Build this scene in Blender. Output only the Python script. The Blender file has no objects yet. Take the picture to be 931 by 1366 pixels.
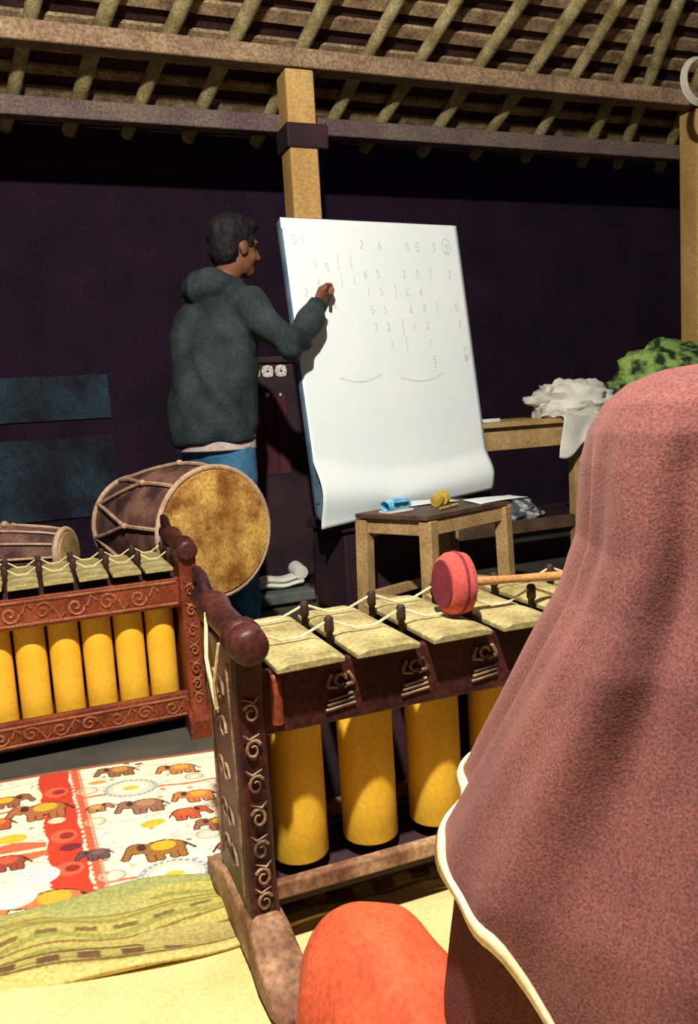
import bpy, bmesh, math, random
import numpy as np
from mathutils import Vector, Matrix, noise
random.seed(7)
S = bpy.context.scene
COL = S.collection
# ------------------------------------------------------------------ camera
def set_camera(yaw, pitch, roll, h, fpx):
    y, p, r = map(math.radians, (yaw, pitch, roll))
    f = Vector((math.sin(y)*math.cos(p), math.cos(y)*math.cos(p), -math.sin(p)))
    R0 = Vector((math.cos(y), -math.sin(y), 0)); U0 = R0.cross(f)
    R = R0*math.cos(r) - U0*math.sin(r); U = U0*math.cos(r) + R0*math.sin(r)
    M = Matrix(((R.x, U.x, -f.x, 0), (R.y, U.y, -f.y, 0), (R.z, U.z, -f.z, h), (0, 0, 0, 1)))
    cd = bpy.data.cameras.new('camera'); co = bpy.data.objects.new('camera', cd); COL.objects.link(co)
    co.matrix_world = M
    cd.sensor_fit = 'VERTICAL'; cd.sensor_height = 24.0; cd.lens = fpx/1366*24.0
    cd.clip_start = 0.02; cd.clip_end = 60
    S.camera = co
set_camera(21.4, 7.3, 3.5, 0.95, 1090)
# ------------------------------------------------------------------ light
W = bpy.data.worlds.new('night'); S.world = W; W.use_nodes = True
W.node_tree.nodes['Background'].inputs[0].default_value = (0.42, 0.30, 0.55, 1)
W.node_tree.nodes['Background'].inputs[1].default_value = 0.085
def point_lamp(name, loc, power, col, rad):
    l = bpy.data.lights.new(name, 'POINT'); l.energy = power; l.color = col; l.shadow_soft_size = rad
    o = bpy.data.objects.new(name, l); COL.objects.link(o); o.location = loc; return o
point_lamp('hall_lamp', (0.06, 0.39, 2.85), 700, (1.0, 0.94, 0.83), 0.05)
S.view_settings.view_transform = 'Standard'; S.view_settings.look = 'None'
S.view_settings.gamma = 1.0; S.view_settings.use_curve_mapping = False
S.view_settings.exposure = 0.0
# ------------------------------------------------------------------ materials
def mat(name, c1, c2=None, scale=8, rough=0.8, detail=6, grain=0.25, gscale=160, bump=0.15, stretch=(1, 1, 1), lo=0.35, hi=0.65, metal=0, sheen=0, attr=None, spec=0.3):
    m = bpy.data.materials.new(name); m.use_nodes = True
    nt = m.node_tree; N = nt.nodes; L = nt.links; b = N['Principled BSDF']
    b.inputs['Roughness'].default_value = rough; b.inputs['Metallic'].default_value = metal
    b.inputs['Specular IOR Level'].default_value = spec
    if sheen: b.inputs['Sheen Weight'].default_value = sheen; b.inputs['Sheen Roughness'].default_value = 0.6; b.inputs['Sheen Tint'].default_value = (1, .6, .5, 1)
    tc = N.new('ShaderNodeTexCoord'); mp = N.new('ShaderNodeMapping'); mp.inputs['Scale'].default_value = stretch
    L.new(tc.outputs['Object'], mp.inputs[0])
    if attr:
        a = N.new('ShaderNodeVertexColor'); a.layer_name = attr; base = a.outputs[0]
    else:
        n1 = N.new('ShaderNodeTexNoise'); n1.inputs['Scale'].default_value = scale; n1.inputs['Detail'].default_value = detail
        L.new(mp.outputs[0], n1.inputs[0])
        cr = N.new('ShaderNodeValToRGB'); cr.color_ramp.elements[0].position = lo; cr.color_ramp.elements[1].position = hi
        cr.color_ramp.elements[0].color = (*c1, 1); cr.color_ramp.elements[1].color = (*(c2 or c1), 1)
        L.new(n1.outputs[0], cr.inputs[0]); base = cr.outputs[0]
    n2 = N.new('ShaderNodeTexNoise'); n2.inputs['Scale'].default_value = gscale; n2.inputs['Detail'].default_value = 3
    L.new(tc.outputs['Object'], n2.inputs[0])
    mr = N.new('ShaderNodeMapRange'); mr.inputs['From Min'].default_value = .3; mr.inputs['From Max'].default_value = .7
    mr.inputs['To Min'].default_value = 1-grain; mr.inputs['To Max'].default_value = 1+grain
    L.new(n2.outputs[0], mr.inputs[0])
    mx = N.new('ShaderNodeVectorMath'); mx.operation = 'SCALE'
    L.new(base, mx.inputs[0]); L.new(mr.outputs[0], mx.inputs['Scale']); L.new(mx.outputs[0], b.inputs['Base Color'])
    if bump:
        bp = N.new('ShaderNodeBump'); bp.inputs['Strength'].default_value = bump; bp.inputs['Distance'].default_value = .004
        L.new(n2.outputs[0], bp.inputs['Height']); L.new(bp.outputs[0], b.inputs['Normal'])
    return m
M = {}
M['floor'] = mat('concrete', (.050, .050, .042), (.085, .080, .062), 5, .75)
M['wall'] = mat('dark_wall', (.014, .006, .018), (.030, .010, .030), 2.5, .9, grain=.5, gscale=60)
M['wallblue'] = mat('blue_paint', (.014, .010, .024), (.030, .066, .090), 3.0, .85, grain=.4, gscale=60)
M['deck'] = mat('roof_deck', (.030, .014, .016), (.075, .034, .028), 4, .9, grain=.4, gscale=50)
M['rafter'] = mat('rafter_wood', (.30, .23, .09), (.56, .47, .24), 9, .8, grain=.4, gscale=70)
M['batten'] = mat('batten_wood', (.24, .14, .085), (.52, .37, .20), 9, .85, grain=.5, gscale=60)
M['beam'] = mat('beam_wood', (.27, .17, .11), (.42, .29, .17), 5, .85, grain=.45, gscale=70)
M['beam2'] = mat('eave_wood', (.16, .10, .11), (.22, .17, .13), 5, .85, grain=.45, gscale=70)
M['post'] = mat('post_wood', (.52, .29, .085), (.68, .44, .16), 5, .7, grain=.25, gscale=90, stretch=(1, 1, .25))
M['darkwood'] = mat('dark_wood', (.020, .010, .016), (.045, .018, .022), 7, .7)
M['redwood'] = mat('carved_redwood', (.12, .020, .010), (.24, .050, .016), 9, .5, grain=.4, gscale=120)
M['gold'] = mat('carving_gilt', (.22, .06, .025), (.36, .13, .05), 14, .5, grain=.4)
M['frame'] = mat('lacquered_wood', (.022, .006, .007), (.075, .018, .013), 8, .45, grain=.5, gscale=90)
M['gilt'] = mat('faded_gilt', (.07, .03, .022), (.34, .21, .12), 14, .5, grain=.4)
M['footwood'] = mat('worn_wood', (.14, .055, .03), (.40, .24, .13), 12, .7, grain=.4, gscale=90)
M['tube'] = mat('yellow_enamel', (.80, .44, .028), (.90, .56, .06), 5, .45, grain=.1, gscale=120, bump=.03)
M['key'] = mat('bronze_bar', (.24, .19, .075), (.52, .45, .21), 10, .55, grain=.3, gscale=110, metal=.15)
M['peg'] = mat('peg_wood', (.030, .014, .012), (.07, .03, .02), 20, .6)
M['cord'] = mat('cotton_cord', (.62, .47, .26), (.78, .62, .38), 20, .9)
M['drumwood'] = mat('drum_shell', (.045, .018, .018), (.22, .11, .08), 10, .7, grain=.35)
M['lace'] = mat('rattan_lace', (.34, .21, .14), (.52, .36, .24), 14, .8, grain=.35)
M['skin_drum'] = mat('drum_hide', (.23, .085, .016), (.62, .37, .09), 9, .6, grain=.35, gscale=90, lo=.38, hi=.62)
M['skin_small'] = mat('small_hide', (.20, .12, .05), (.40, .28, .12), 9, .7, grain=.3)
M['board'] = mat('white_board', (.80, .89, .91), (.84, .91, .92), 4, .35, grain=.02, bump=0)
M['boardedge'] = mat('blue_edge', (.05, .09, .14), (.10, .16, .22), 8, .5)
M['paper'] = mat('paper_sheet', (.78, .87, .89), (.82, .89, .90), 4, .6, grain=.02, bump=0)
M['ink'] = mat('marker_ink', (.50, .55, .57), (.64, .68, .68), 40, .7, grain=.2, bump=0)
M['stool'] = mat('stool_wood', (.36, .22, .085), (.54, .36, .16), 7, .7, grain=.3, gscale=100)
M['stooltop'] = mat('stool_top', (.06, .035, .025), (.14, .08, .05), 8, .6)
M['bluebox'] = mat('blue_pack', (.06, .42, .78), (.30, .70, .90), 25, .5, lo=.42, hi=.58, grain=.1)
M['yellow'] = mat('brass_yellow', (.40, .26, .03), (.74, .56, .12), 20, .5)
M['white'] = mat('white_cloth', (.66, .66, .58), (.82, .82, .74), 9, .9, grain=.08, bump=.1)
M['pad'] = mat('red_pad', (.42, .05, .045), (.60, .09, .07), 10, .8, grain=.25, sheen=.2)
M['paddark'] = mat('pad_face', (.16, .015, .03), (.24, .03, .04), 10, .85)
M['handle'] = mat('mallet_handle', (.36, .16, .06), (.50, .25, .09), 10, .5)
M['shawl'] = mat('rust_knit', (.120, .038, .038), (.175, .058, .050), 7, .95, grain=.5, gscale=380, bump=.22, sheen=.12)
M['dress'] = mat('rust_cloth', (.105, .028, .028), (.15, .042, .036), 7, .95, grain=.45, gscale=380, bump=.35)
M['ribbon'] = mat('cream_trim', (.72, .56, .32), (.84, .70, .46), 20, .8, grain=.15)
M['orange'] = mat('orange_cloth', (.46, .062, .025), (.58, .10, .035), 8, .8, grain=.25, gscale=130)
M['green'] = mat('green_print', (.012, .035, .020), (.30, .46, .12), 13, .85, detail=3, lo=.42, hi=.60, grain=.3)
M['jacket'] = mat('slate_jacket', (.008, .014, .018), (.032, .048, .053), 6, .85, grain=.35, gscale=110, bump=.25)
M['jeans'] = mat('blue_jeans', (.02, .09, .19), (.05, .17, .30), 10, .9, grain=.3)
M['skin'] = mat('skin', (.13, .050, .025), (.19, .078, .040), 9, .5, grain=.1, bump=.05)
M['hair'] = mat('black_hair', (.003, .0025, .004), (.007, .006, .008), 40, .75, stretch=(1, 1, .2))
M['shirt'] = mat('pale_hem', (.44, .36, .34), (.56, .46, .42), 12, .9)
M['lens'] = mat('spectacle_rim', (.5, .5, .48), (.7, .7, .66), 30, .3)
M['rug'] = mat('rug_print', (0, 0, 0), grain=.16, gscale=150, rough=.95, bump=.3, attr='Col')
M['mat'] = mat('yellow_mat', (.58, .45, .17), (.68, .56, .27), 5, .9, grain=.15, gscale=140, bump=.3)
M['greenmat'] = mat('mat_print', (0, 0, 0), grain=.25, gscale=140, rough=.95, bump=.35, attr='Col')
M['hoop'] = mat('white_cable', (.60, .54, .46), (.78, .72, .62), 12, .7)
M['ornament'] = mat('white_inlay', (.62, .58, .58), (.74, .70, .70), 20, .7)
M['redpanel'] = mat('dark_red_panel', (.050, .008, .016), (.10, .018, .028), 12, .7, stretch=(1, 1, .3))
M['grit'] = mat('plastic_wrap', (.10, .12, .14), (.60, .62, .62), 22, .5, lo=.5, hi=.62)
M['bluegrey'] = mat('grey_cloth', (.08, .10, .09), (.14, .15, .13), 8, .9)
# ------------------------------------------------------------------ mesh builder
class MB:
    def __init__(s): s.v = []; s.f = []
    def add(s, vs, fs):
        o = len(s.v); s.v += [tuple(v) for v in vs]; s.f += [tuple(i+o for i in f) for f in fs]; return s
    def box(s, x0, x1, y0, y1, z0, z1):
        v = [(x, y, z) for z in (z0, z1) for y in (y0, y1) for x in (x0, x1)]
        return s.add(v, [(0, 2, 3, 1), (4, 5, 7, 6), (0, 1, 5, 4), (2, 6, 7, 3), (0, 4, 6, 2), (1, 3, 7, 5)])
    def bar(s, a, b, w, h, up=(0, 0, 1)):
        a, b, up = Vector(a), Vector(b), Vector(up); d = (b-a).normalized()
        sd = d.cross(up).normalized(); u = sd.cross(d)
        v = [p+sd*w/2*i+u*h/2*j for p in (a, b) for i, j in ((-1, -1), (1, -1), (1, 1), (-1, 1))]
        return s.add(v, [(0, 1, 2, 3)[::-1], (4, 5, 6, 7), (0, 1, 5, 4), (1, 2, 6, 5), (2, 3, 7, 6), (3, 0, 4, 7)])
    def prism(s, poly, fn, a, b):
        n = len(poly); v = [fn(p, a) for p in poly]+[fn(p, b) for p in poly]
        return s.add(v, [tuple(range(n))[::-1], tuple(range(n, 2*n))]+[(i, (i+1) % n, n+(i+1) % n, n+i) for i in range(n)])
    def tube(s, pts, r, n=8, cap=True, closed=False, flat=1.0):
        pts = [Vector(p) for p in pts]; m = len(pts)
        rs = r if isinstance(r, (list, tuple)) else [r]*m
        ref = None; vs = []
        for i, p in enumerate(pts):
            if closed: d = pts[(i+1) % m]-pts[i-1]
            else: d = pts[min(i+1, m-1)]-pts[max(i-1, 0)]
            d.normalize()
            if ref is None:
                ref = Vector((0, 0, 1)) if abs(d.z) < .9 else Vector((1, 0, 0))
            a = (ref-d*ref.dot(d)).normalized(); ref = a; b = d.cross(a)
            for k in range(n):
                t = 2*math.pi*k/n; vs.append(p+(a*math.cos(t)+b*math.sin(t)*flat)*rs[i])
        fs = []
        for i in range(m if closed else m-1):
            j = (i+1) % m
            for k in range(n):
                fs.append((i*n+k, i*n+(k+1) % n, j*n+(k+1) % n, j*n+k))
        if cap and not closed: fs += [tuple(range(n))[::-1], tuple(range((m-1)*n, m*n))]
        return s.add(vs, fs)
    def lathe(s, prof, o, d, n=24):
        o, d = Vector(o), Vector(d).normalized(); ref = Vector((0, 0, 1)) if abs(d.z) < .9 else Vector((1, 0, 0))
        a = (ref-d*ref.dot(d)).normalized(); b = d.cross(a); vs = []
        for t, r in prof:
            for k in range(n):
                q = 2*math.pi*k/n; vs.append(o+d*t+(a*math.cos(q)+b*math.sin(q))*max(r, 1e-4))
        m = len(prof); fs = [(i*n+k, i*n+(k+1) % n, (i+1)*n+(k+1) % n, (i+1)*n+k) for i in range(m-1) for k in range(n)]
        fs += [tuple(range(n))[::-1], tuple(range((m-1)*n, m*n))]
        return s.add(vs, fs)
    def grid(s, fn, nu, nv, closeu=False):
        vs = [fn(i/(nu if closeu else nu-1), j/(nv-1)) for j in range(nv) for i in range(nu)]
        fs = [(j*nu+i, j*nu+(i+1) % nu, (j+1)*nu+(i+1) % nu, (j+1)*nu+i) for j in range(nv-1) for i in range(nu if closeu else nu-1)]
        return s.add(vs, fs)
    def ell(s, c, r, R=None, nu=20, nv=12):
        c = Vector(c)
        def fn(u, v):
            t = 2*math.pi*u; p = math.pi*(v*.998+.001)
            q = Vector((r[0]*math.sin(p)*math.cos(t), r[1]*math.sin(p)*math.sin(t), -r[2]*math.cos(p)))
            return c+(R @ q if R else q)
        o = len(s.v); s.grid(fn, nu, nv, True)
        s.f += [tuple(range(o, o+nu))[::-1], tuple(range(o+nu*(nv-1), o+nu*nv))]; return s
    def mesh(s, name):
        me = bpy.data.meshes.new(name); me.from_pydata(s.v, [], s.f); me.validate(); me.update(); return me
    def build(s, name, m, parent=None, smooth=False, bevel=0, solid=0):
        me = s.mesh(name); me.materials.append(M[m])
        if smooth:
            me.polygons.foreach_set('use_smooth', [True]*len(me.polygons))
            try: me.set_sharp_from_angle(angle=math.radians(50))
            except Exception: pass
        o = bpy.data.objects.new(name, me); COL.objects.link(o)
        if parent: o.parent = parent
        if solid:
            d = o.modifiers.new('solid', 'SOLIDIFY'); d.thickness = solid; d.offset = 0
        if bevel:
            d = o.modifiers.new('bevel', 'BEVEL'); d.width = bevel; d.segments = 2; d.limit_method = 'ANGLE'
        return o
def tag(o, label, cat, group=None):
    o['label'] = label; o['category'] = cat
    if group: o['group'] = group
    return o
def thing(name, loc, rz=0):
    o = bpy.data.objects.new(name, None); COL.objects.link(o); o.location = loc; o.rotation_euler = (0, 0, rz)
    o.empty_display_size = .05; return o
def inst(src, loc, parent=None):
    c = src.copy(); COL.objects.link(c); c.location = loc
    if parent: c.parent = parent
    return c
def struct(o): o['kind'] = 'structure'; return o
def displace(me, fn):
    n = len(me.vertices); co = np.empty(n*3, np.float32); no = np.empty(n*3, np.float32)
    me.vertices.foreach_get('co', co); me.vertex_normals.foreach_get('vector', no)
    co = co.reshape(-1, 3); no = no.reshape(-1, 3); k = np.array([fn(Vector(p)) for p in co.tolist()], np.float32)
    me.vertices.foreach_set('co', (co+no*k[:, None]).ravel()); me.update()
def remesh(mb, voxel, smooth_it=6, wob=0, wscale=6, seed=0):
    """join the overlapping pieces of a figure into ONE continuous skin"""
    me = mb.mesh('tmp'); o = bpy.data.objects.new('tmp', me); COL.objects.link(o)
    d = o.modifiers.new('r', 'REMESH'); d.mode = 'VOXEL'; d.voxel_size = voxel; d.use_smooth_shade = True
    if smooth_it:
        k = o.modifiers.new('s', 'SMOOTH'); k.iterations = smooth_it; k.factor = .5
    dg = bpy.context.evaluated_depsgraph_get(); dg.update()
    r = bpy.data.meshes.new_from_object(o.evaluated_get(dg)); bpy.data.objects.remove(o); bpy.data.meshes.remove(me)
    if wob:
        displace(r, lambda p: wob*(noise.noise(p*wscale)+.5*noise.noise(p*wscale*2.3)))
    r.polygons.foreach_set('use_smooth', [True]*len(r.polygons)); r.update()
    return r
def mobj(name, me, m, parent=None):
    me.name = name; me.materials.clear(); me.materials.append(M[m]); o = bpy.data.objects.new(name, me); COL.objects.link(o)
    if parent: o.parent = parent
    return o
# ================================================================== SETTING
struct(MB().box(-4, 9, -2.5, 6.3, -.1, 0).build('floor', 'floor'))
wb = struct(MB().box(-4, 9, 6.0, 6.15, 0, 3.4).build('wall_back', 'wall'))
for z0, z1 in ((.30, .86), (.98, 1.28)):
    MB().box(-3.9, .60, 5.975, 5.999, z0, z1).build('painted_band', 'wallblue', wb)
# roof: underside plane z = RZ + RS*(4.5 - Y)
RS, RZ = .40, 2.90
def rz(y): return RZ+RS*(4.5-y)
nrm = Vector((0, RS, 1)).normalized()
mb = MB(); t0, t1 = .13, .17
mb.add([(x, y, rz(y)+t) for t in (t0, t1) for y in (-.4, 5.32) for x in (-2.6, 6.2)], [(0, 1, 3, 2), (4, 6, 7, 5), (0, 4, 5, 1), (2, 3, 7, 6), (0, 2, 6, 4), (1, 5, 7, 3)])
roof = struct(mb.build('ceiling', 'deck'))
RAF = [(-1.1, -.22), (-.76, -.22), (-.42, -.22), (-.08, -.22), (.26, -.22), (.60, -.22), (.94, -.22), (1.28, -.20), (1.67, -.13), (2.06, -.09), (2.39, -.09), (2.79, -.05), (3.16, 0), (3.48, .14), (3.82, .36), (4.06, .48), (4.45, .5), (4.85, .5)]
for i, (x, k) in enumerate(RAF):
    pts = []
    for j in range(10):
        y = 5.24-j*(5.24-.2)/9; pts.append((x+k*(y-4.5)+random.uniform(-.006, .006), y, rz(y)+.045+random.uniform(-.004, .004)))
    MB().tube(pts, [random.uniform(.036, .044) for _ in pts], 8).build('rafter', 'rafter', roof, True)
y = 5.20
while y > .1:
    zc = rz(y)+.108
    a = (-2.5, y, zc); b = (6.1, y, zc)
    MB().bar(a, b, .068+random.uniform(-.014, .014), .022, nrm).build('batten', 'batten', roof)
    y -= .155+random.uniform(-.012, .012)
struct(MB().box(-2.4, 6.0, 4.42, 4.53, 2.795, 2.895).build('trim_1', 'beam', bevel=.012))
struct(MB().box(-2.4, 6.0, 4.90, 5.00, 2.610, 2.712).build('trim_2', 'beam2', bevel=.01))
def post(x, y, lab):
    o = thing('wooden_post', (x, y, 0)); tag(o, lab, 'post')
    MB().box(-.082, .082, -.082, .082, .12, 2.784).build('shaft', 'post', o, bevel=.012)
    MB().prism([(-.15, -.15), (.15, -.15), (.15, .15), (-.15, .15)], lambda p, t: (p[0]*(1-t*.25), p[1]*(1-t*.25), t*.12), 0, 1).build('stone_base', 'floor', o, bevel=.01)
    return o
p1 = post(1.60, 4.5, 'square golden wooden post rising behind the whiteboard to the roof beam')
MB().box(-.10, .14, -.10, .10, 2.37, 2.50).build('dark_block', 'darkwood', p1, bevel=.01)  # dark block added to make the dark gap across the post
p2 = post(4.47, 4.5, 'square wooden post at right edge behind the green printed bundle')
# hanging hoop at upper right
hp = thing('cable_hoop', (3.90, 3.9, 2.72)); tag(hp, 'white coiled cable hoop hanging under the rafters at upper right', 'hoop')
hm = MB()
for q in range(3):
    hm.tube([((.118+.006*q)*math.cos(t), .012*q-.012, (.118+.006*q)*math.sin(t)) for t in [2*math.pi*k/36 for k in range(36)]], .0085, 6, closed=True)
hm.build('coil', 'hoop', hp, True)
MB().tube([(0, 0, .115), (.004, 0, .25), (0, 0, rz(3.9)-2.72+.03)], .004, 6).build('hanging_cord', 'cord', hp)
# ================================================================== FLOOR TEXTILES
def lin(c): return np.array([((x/255+.055)/1.055)**2.4 if x/255 > .04045 else x/255/12.92 for x in c])
class Print:
    def __init__(s, x0, x1, y0, y1, nx, ny, base):
        s.X, s.Y = np.meshgrid(np.linspace(x0, x1, nx), np.linspace(y0, y1, ny)); s.C = np.zeros((ny, nx, 3)); s.C[:] = lin(base); s.nx, s.ny = nx, ny
    def E(s, cx, cy, rx, ry, rot=0):
        c, n = math.cos(rot), math.sin(rot); u = (s.X-cx)*c+(s.Y-cy)*n; v = -(s.X-cx)*n+(s.Y-cy)*c
        return (u/rx)**2+(v/ry)**2
    def fill(s, m, c, a=1): s.C[m] = s.C[m]*(1-a)+lin(c)*a
    def dot(s, cx, cy, rx, ry, c, rot=0): s.fill(s.E(cx, cy, rx, ry, rot) < 1, c)
    def ring(s, cx, cy, r, w, c, sq=.8):
        e = np.sqrt(s.E(cx, cy, r, r*sq)); s.fill(np.abs(e-1) < w/r, c)
    def line(s, a, b, w, c):
        dx, dy = b[0]-a[0], b[1]-a[1]; t = np.clip(((s.X-a[0])*dx+(s.Y-a[1])*dy)/(dx*dx+dy*dy), 0, 1)
        s.fill((s.X-a[0]-t*dx)**2+(s.Y-a[1]-t*dy)**2 < w*w, c)
    def elephant(s, x, y, k, f=1, body=(150, 96, 60), sad=(226, 176, 40)):
        o = (78, 44, 36); k *= .66
        for g, col in ((.0035, o), (0, body)):
            s.dot(x, y, k*.62+g, k*.40+g, col); s.dot(x-f*k*.72, y+k*.16, k*.30+g, k*.28+g, col)
            s.line((x-f*k*.95, y+k*.1), (x-f*k*1.12, y-k*.32), k*.09+g, col)
            for q in (-.42, -.18, .22, .45): s.line((x+q*k, y-k*.2), (x+q*k, y-k*.62), k*.10+g, col)
        s.dot(x-f*k*.60, y+k*.2, k*.13, k*.2, o); s.dot(x+f*k*.02, y+k*.12, k*.36, k*.28, sad)
        s.line((x+f*k*.62, y+k*.1), (x+f*k*.85, y-k*.3), k*.05, o)
    def obj(s, name, m, zf, thick):
        nx, ny = s.nx, s.ny; Z = zf(s.X, s.Y)
        v = np.stack([s.X, s.Y, Z], -1).reshape(-1, 3); idx = np.arange(nx*ny).reshape(ny, nx)
        f = np.stack([idx[:-1, :-1], idx[:-1, 1:], idx[1:, 1:], idx[1:, :-1]], -1).reshape(-1, 4)
        # thickness: a skirt down to the floor around the border
        bd = np.concatenate([idx[0, :], idx[1:, -1], idx[-1, -2::-1], idx[-2:0:-1, 0]]); vb = v[bd].copy(); vb[:, 2] -= thick
        o = len(v); n = len(bd); v2 = np.concatenate([v, vb])
        faces = f.tolist()+[[bd[i], o+i, o+(i+1) % n, bd[(i+1) % n]] for i in range(n)]+[[o+i for i in range(n)][::-1]]
        me = bpy.data.meshes.new(name); me.from_pydata(v2.tolist(), [], faces); me.update()
        ca = me.color_attributes.new('Col', 'FLOAT_COLOR', 'POINT'); col = np.ones((len(v2), 4)); col[:o, :3] = s.C.reshape(-1, 3); col[o:, :3] = col[bd, :3]
        ca.data.foreach_set('color', col.ravel().astype(np.float32)); me.materials.append(M[m])
        me.polygons.foreach_set('use_smooth', [True]*len(me.polygons))
        ob = bpy.data.objects.new(name, me); COL.objects.link(ob); return ob
P = Print(-.62, .62, -.345, .355, 520, 290, (238, 226, 200))
red = (196, 62, 40); rng = random.Random(3)
def rugx(x): return np.abs(P.X-x)
GX = P.X.copy(); P.X = P.X+.18*P.Y
for k in range(420):
    x, y = rng.uniform(-1.0, .68), rng.uniform(-.34, .34); c = rng.choice([(208, 150, 100), (160, 160, 156), (216, 182, 130), (186, 120, 84), (120, 100, 90)])
    if rng.random() < .45: P.dot(x, y, rng.uniform(.004, .012), rng.uniform(.003, .008), c, rng.uniform(-1, 1))
    else: P.line((x, y), (x+rng.uniform(-.04, .04), y+rng.uniform(-.014, .014)), .0016, c)
for yo in (.30, .154, .0, -.12, -.26):
    P.fill(np.abs(P.Y-yo-.004*np.sin(P.X*40)) < (.0045 if yo in (.154, -.26) else .0016), (206, 104, 66) if yo in (.154, -.26) else (190, 170, 140))
for xo in (-.90, -.045):
    P.fill(np.abs(P.X-xo+.005*np.sin(P.Y*50)) < .040, red); P.fill(np.abs(P.X-xo-.052) < .010, (214, 92, 64)); P.fill((np.abs(P.X-xo-.042) < .0035) & (np.sin(P.Y*300) > -.3), (240, 210, 180))
    P.fill((np.abs(P.X-xo-.066) < .003), (220, 140, 110)); P.fill((np.abs(P.X-xo+.044) < .004) & (np.sin(P.Y*300) > -.2), (240, 214, 180))
    for yo in (.22, -.02, -.17): P.dot(xo, yo, .03, .03, (226, 96, 66)); P.dot(xo+.006, yo, .016, .015, (150, 44, 40))
    P.dot(xo+.01, -.075, .024, .016, (120, 40, 50)); P.dot(xo-.01, .06, .02, .015, (238, 200, 176))
P.fill((P.X < -.085) & (P.X > -.86) & (np.abs(P.Y+.06) < .035+.012*np.sin(P.X*30)), (214, 104, 70)); P.fill((P.X < -.085) & (P.X > -.86) & (np.abs(P.Y+.06) < .008), (240, 214, 180))
for x, y, r in ((.135, .172, .062), (.155, -.275, .068), (.42, -.02, .06), (-.30, .2, .055), (-.32, -.24, .06)):
    P.dot(x, y, r*1.08, r*.86, (236, 224, 198)); e = np.sqrt(P.E(x, y, r, r*.8)); an = np.arctan2(P.Y-y, P.X-x)
    P.fill((np.abs(e-1) < .09), (138, 146, 156)); P.fill((np.abs(e-1) < .05) & (np.sin(an*26) > 0), (214, 208, 196)); P.fill(np.abs(e-.80) < .03, (190, 172, 150)); P.dot(x, y, .020, .013, (230, 186, 56)); 
for x, y, r in ((.03, .195, .024), (.035, -.233, .026), (.03, .02, .022), (.26, -.13, .026), (.30, .19, .022)): P.ring(x, y, r, .0035, (176, 160, 130)); P.ring(x, y, r*.6, .002, (206, 186, 150))
P.elephant(.125, .30, .085, 1, (140, 100, 66), (196, 140, 60)); P.elephant(.155, .065, .095, 1, (146, 104, 84), (176, 130, 96))
P.elephant(.155, -.155, .115, 1, (150, 104, 50), (216, 170, 44)); P.elephant(.235, -.01, .075, -1, (186, 84, 50), (196, 96, 56))
P.elephant(.285, .076, .085, 1, (196, 120, 64), (222, 160, 60)); P.elephant(.28, .262, .085, 1, (190, 124, 66), (222, 160, 60)); P.elephant(.018, -.125, .06, 1, (96, 76, 80), (120, 90, 84))
P.elephant(.30, -.20, .09, -1); P.elephant(.30, -.08, .08, 1, (150, 96, 70), (210, 170, 60)); P.elephant(.04, .09, .05, -1, (180, 120, 80), (220, 160, 80))
P.dot(.153, -.036, .030, .016, (190, 176, 56), .2); P.dot(-.16, .009, .036, .020, (206, 180, 60)); P.dot(.06, .24, .024, .010, (200, 150, 70))
P.elephant(-.078, .135, .12, 1, (170, 104, 60), (222, 168, 52)); P.elephant(-.085, -.285, .14, 1, (196, 120, 70), (222, 166, 52))
P.dot(-.11, -.175, .045, .040, (196, 206, 208)); P.dot(-.165, -.25, .05, .04, (240, 228, 208)); P.elephant(-.17, -.09, .09, 1, (150, 70, 56), (206, 90, 60))
P.elephant(-.17, .22, .09, -1); P.elephant(-.19, .10, .08, 1, (186, 84, 56), (216, 130, 60))
for x, y in ((-.45, .0), (-.62, .15), (-.60, -.15), (-.42, -.2), (-.5, .22), (-.75, 0), (.5, .1), (.52, -.2)): P.elephant(x, y, .10, rng.choice((-1, 1)))
P.X = GX
P.fill(np.abs(P.Y) > .339, (150, 90, 70))
rug = P.obj('printed_rug', 'rug', lambda x, y: .008+.0025*np.sin(x*9+y*5)+.0015*np.sin(y*17), .008)
rug.location = (.04, 1.935, 0); rug.rotation_euler = (0, 0, math.radians(-8.5))
tag(rug, 'cream rug printed with elephants and a red band on the floor', 'rug')
G = Print(-1.0, .75, 0, 1, 360, 120, (172, 162, 88))
cw = np.sin(G.X*11)*.04+np.sin(G.X*27)*.02
yy = G.Y+cw
G.fill(np.sin(yy*42+np.sin(G.X*30)) > .55, (142, 140, 70)); G.fill((yy > .30) & (yy < .335), (116, 88, 48)); G.fill((yy > .12) & (yy < .15), (116, 88, 48))
G.fill((yy > .16) & (yy < .28) & (np.sin(G.X*72+2*np.sin(G.X*9)) > -.2), (104, 76, 50)); G.fill(yy < .10, (196, 178, 108)); G.fill((yy > .42) & (yy < .44), (130, 104, 56))
G.fill((yy > .52) & (yy < .56) & (np.sin(G.X*90) > -.3), (118, 96, 56)); G.fill((yy > .70) & (yy < .72), (122, 112, 56)); G.fill(yy > .9, (150, 152, 90))
xs, ys = G.X.copy(), G.Y.copy()
G.Y = 1.385+.235*ys+(-.10)*(xs-.0)+np.where(ys > .5, .018*np.sin(xs*8.5+1.2)*(ys-.5)*2, -.022*np.sin(xs*7.5+.3)*(.5-ys)*2)
mt = G.obj('woven_mat', 'greenmat', lambda x, y: .0165+.006*np.sin(ys*13+xs*7)+.005*np.sin(xs*19+ys*5), .007)
tag(mt, 'rumpled green and yellow woven mat with brown checked border beside the rug', 'mat')
ym = MB().grid(lambda u, v: (-1.2+2.3*u, -.4+1.9*v-.08*(-1.2+2.3*u), .005+.001*math.sin(u*30)), 60, 50).build('floor_mat', 'mat', smooth=True, solid=.006)
tag(ym, 'plain pale yellow floor mat at the bottom left corner', 'mat')
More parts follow.
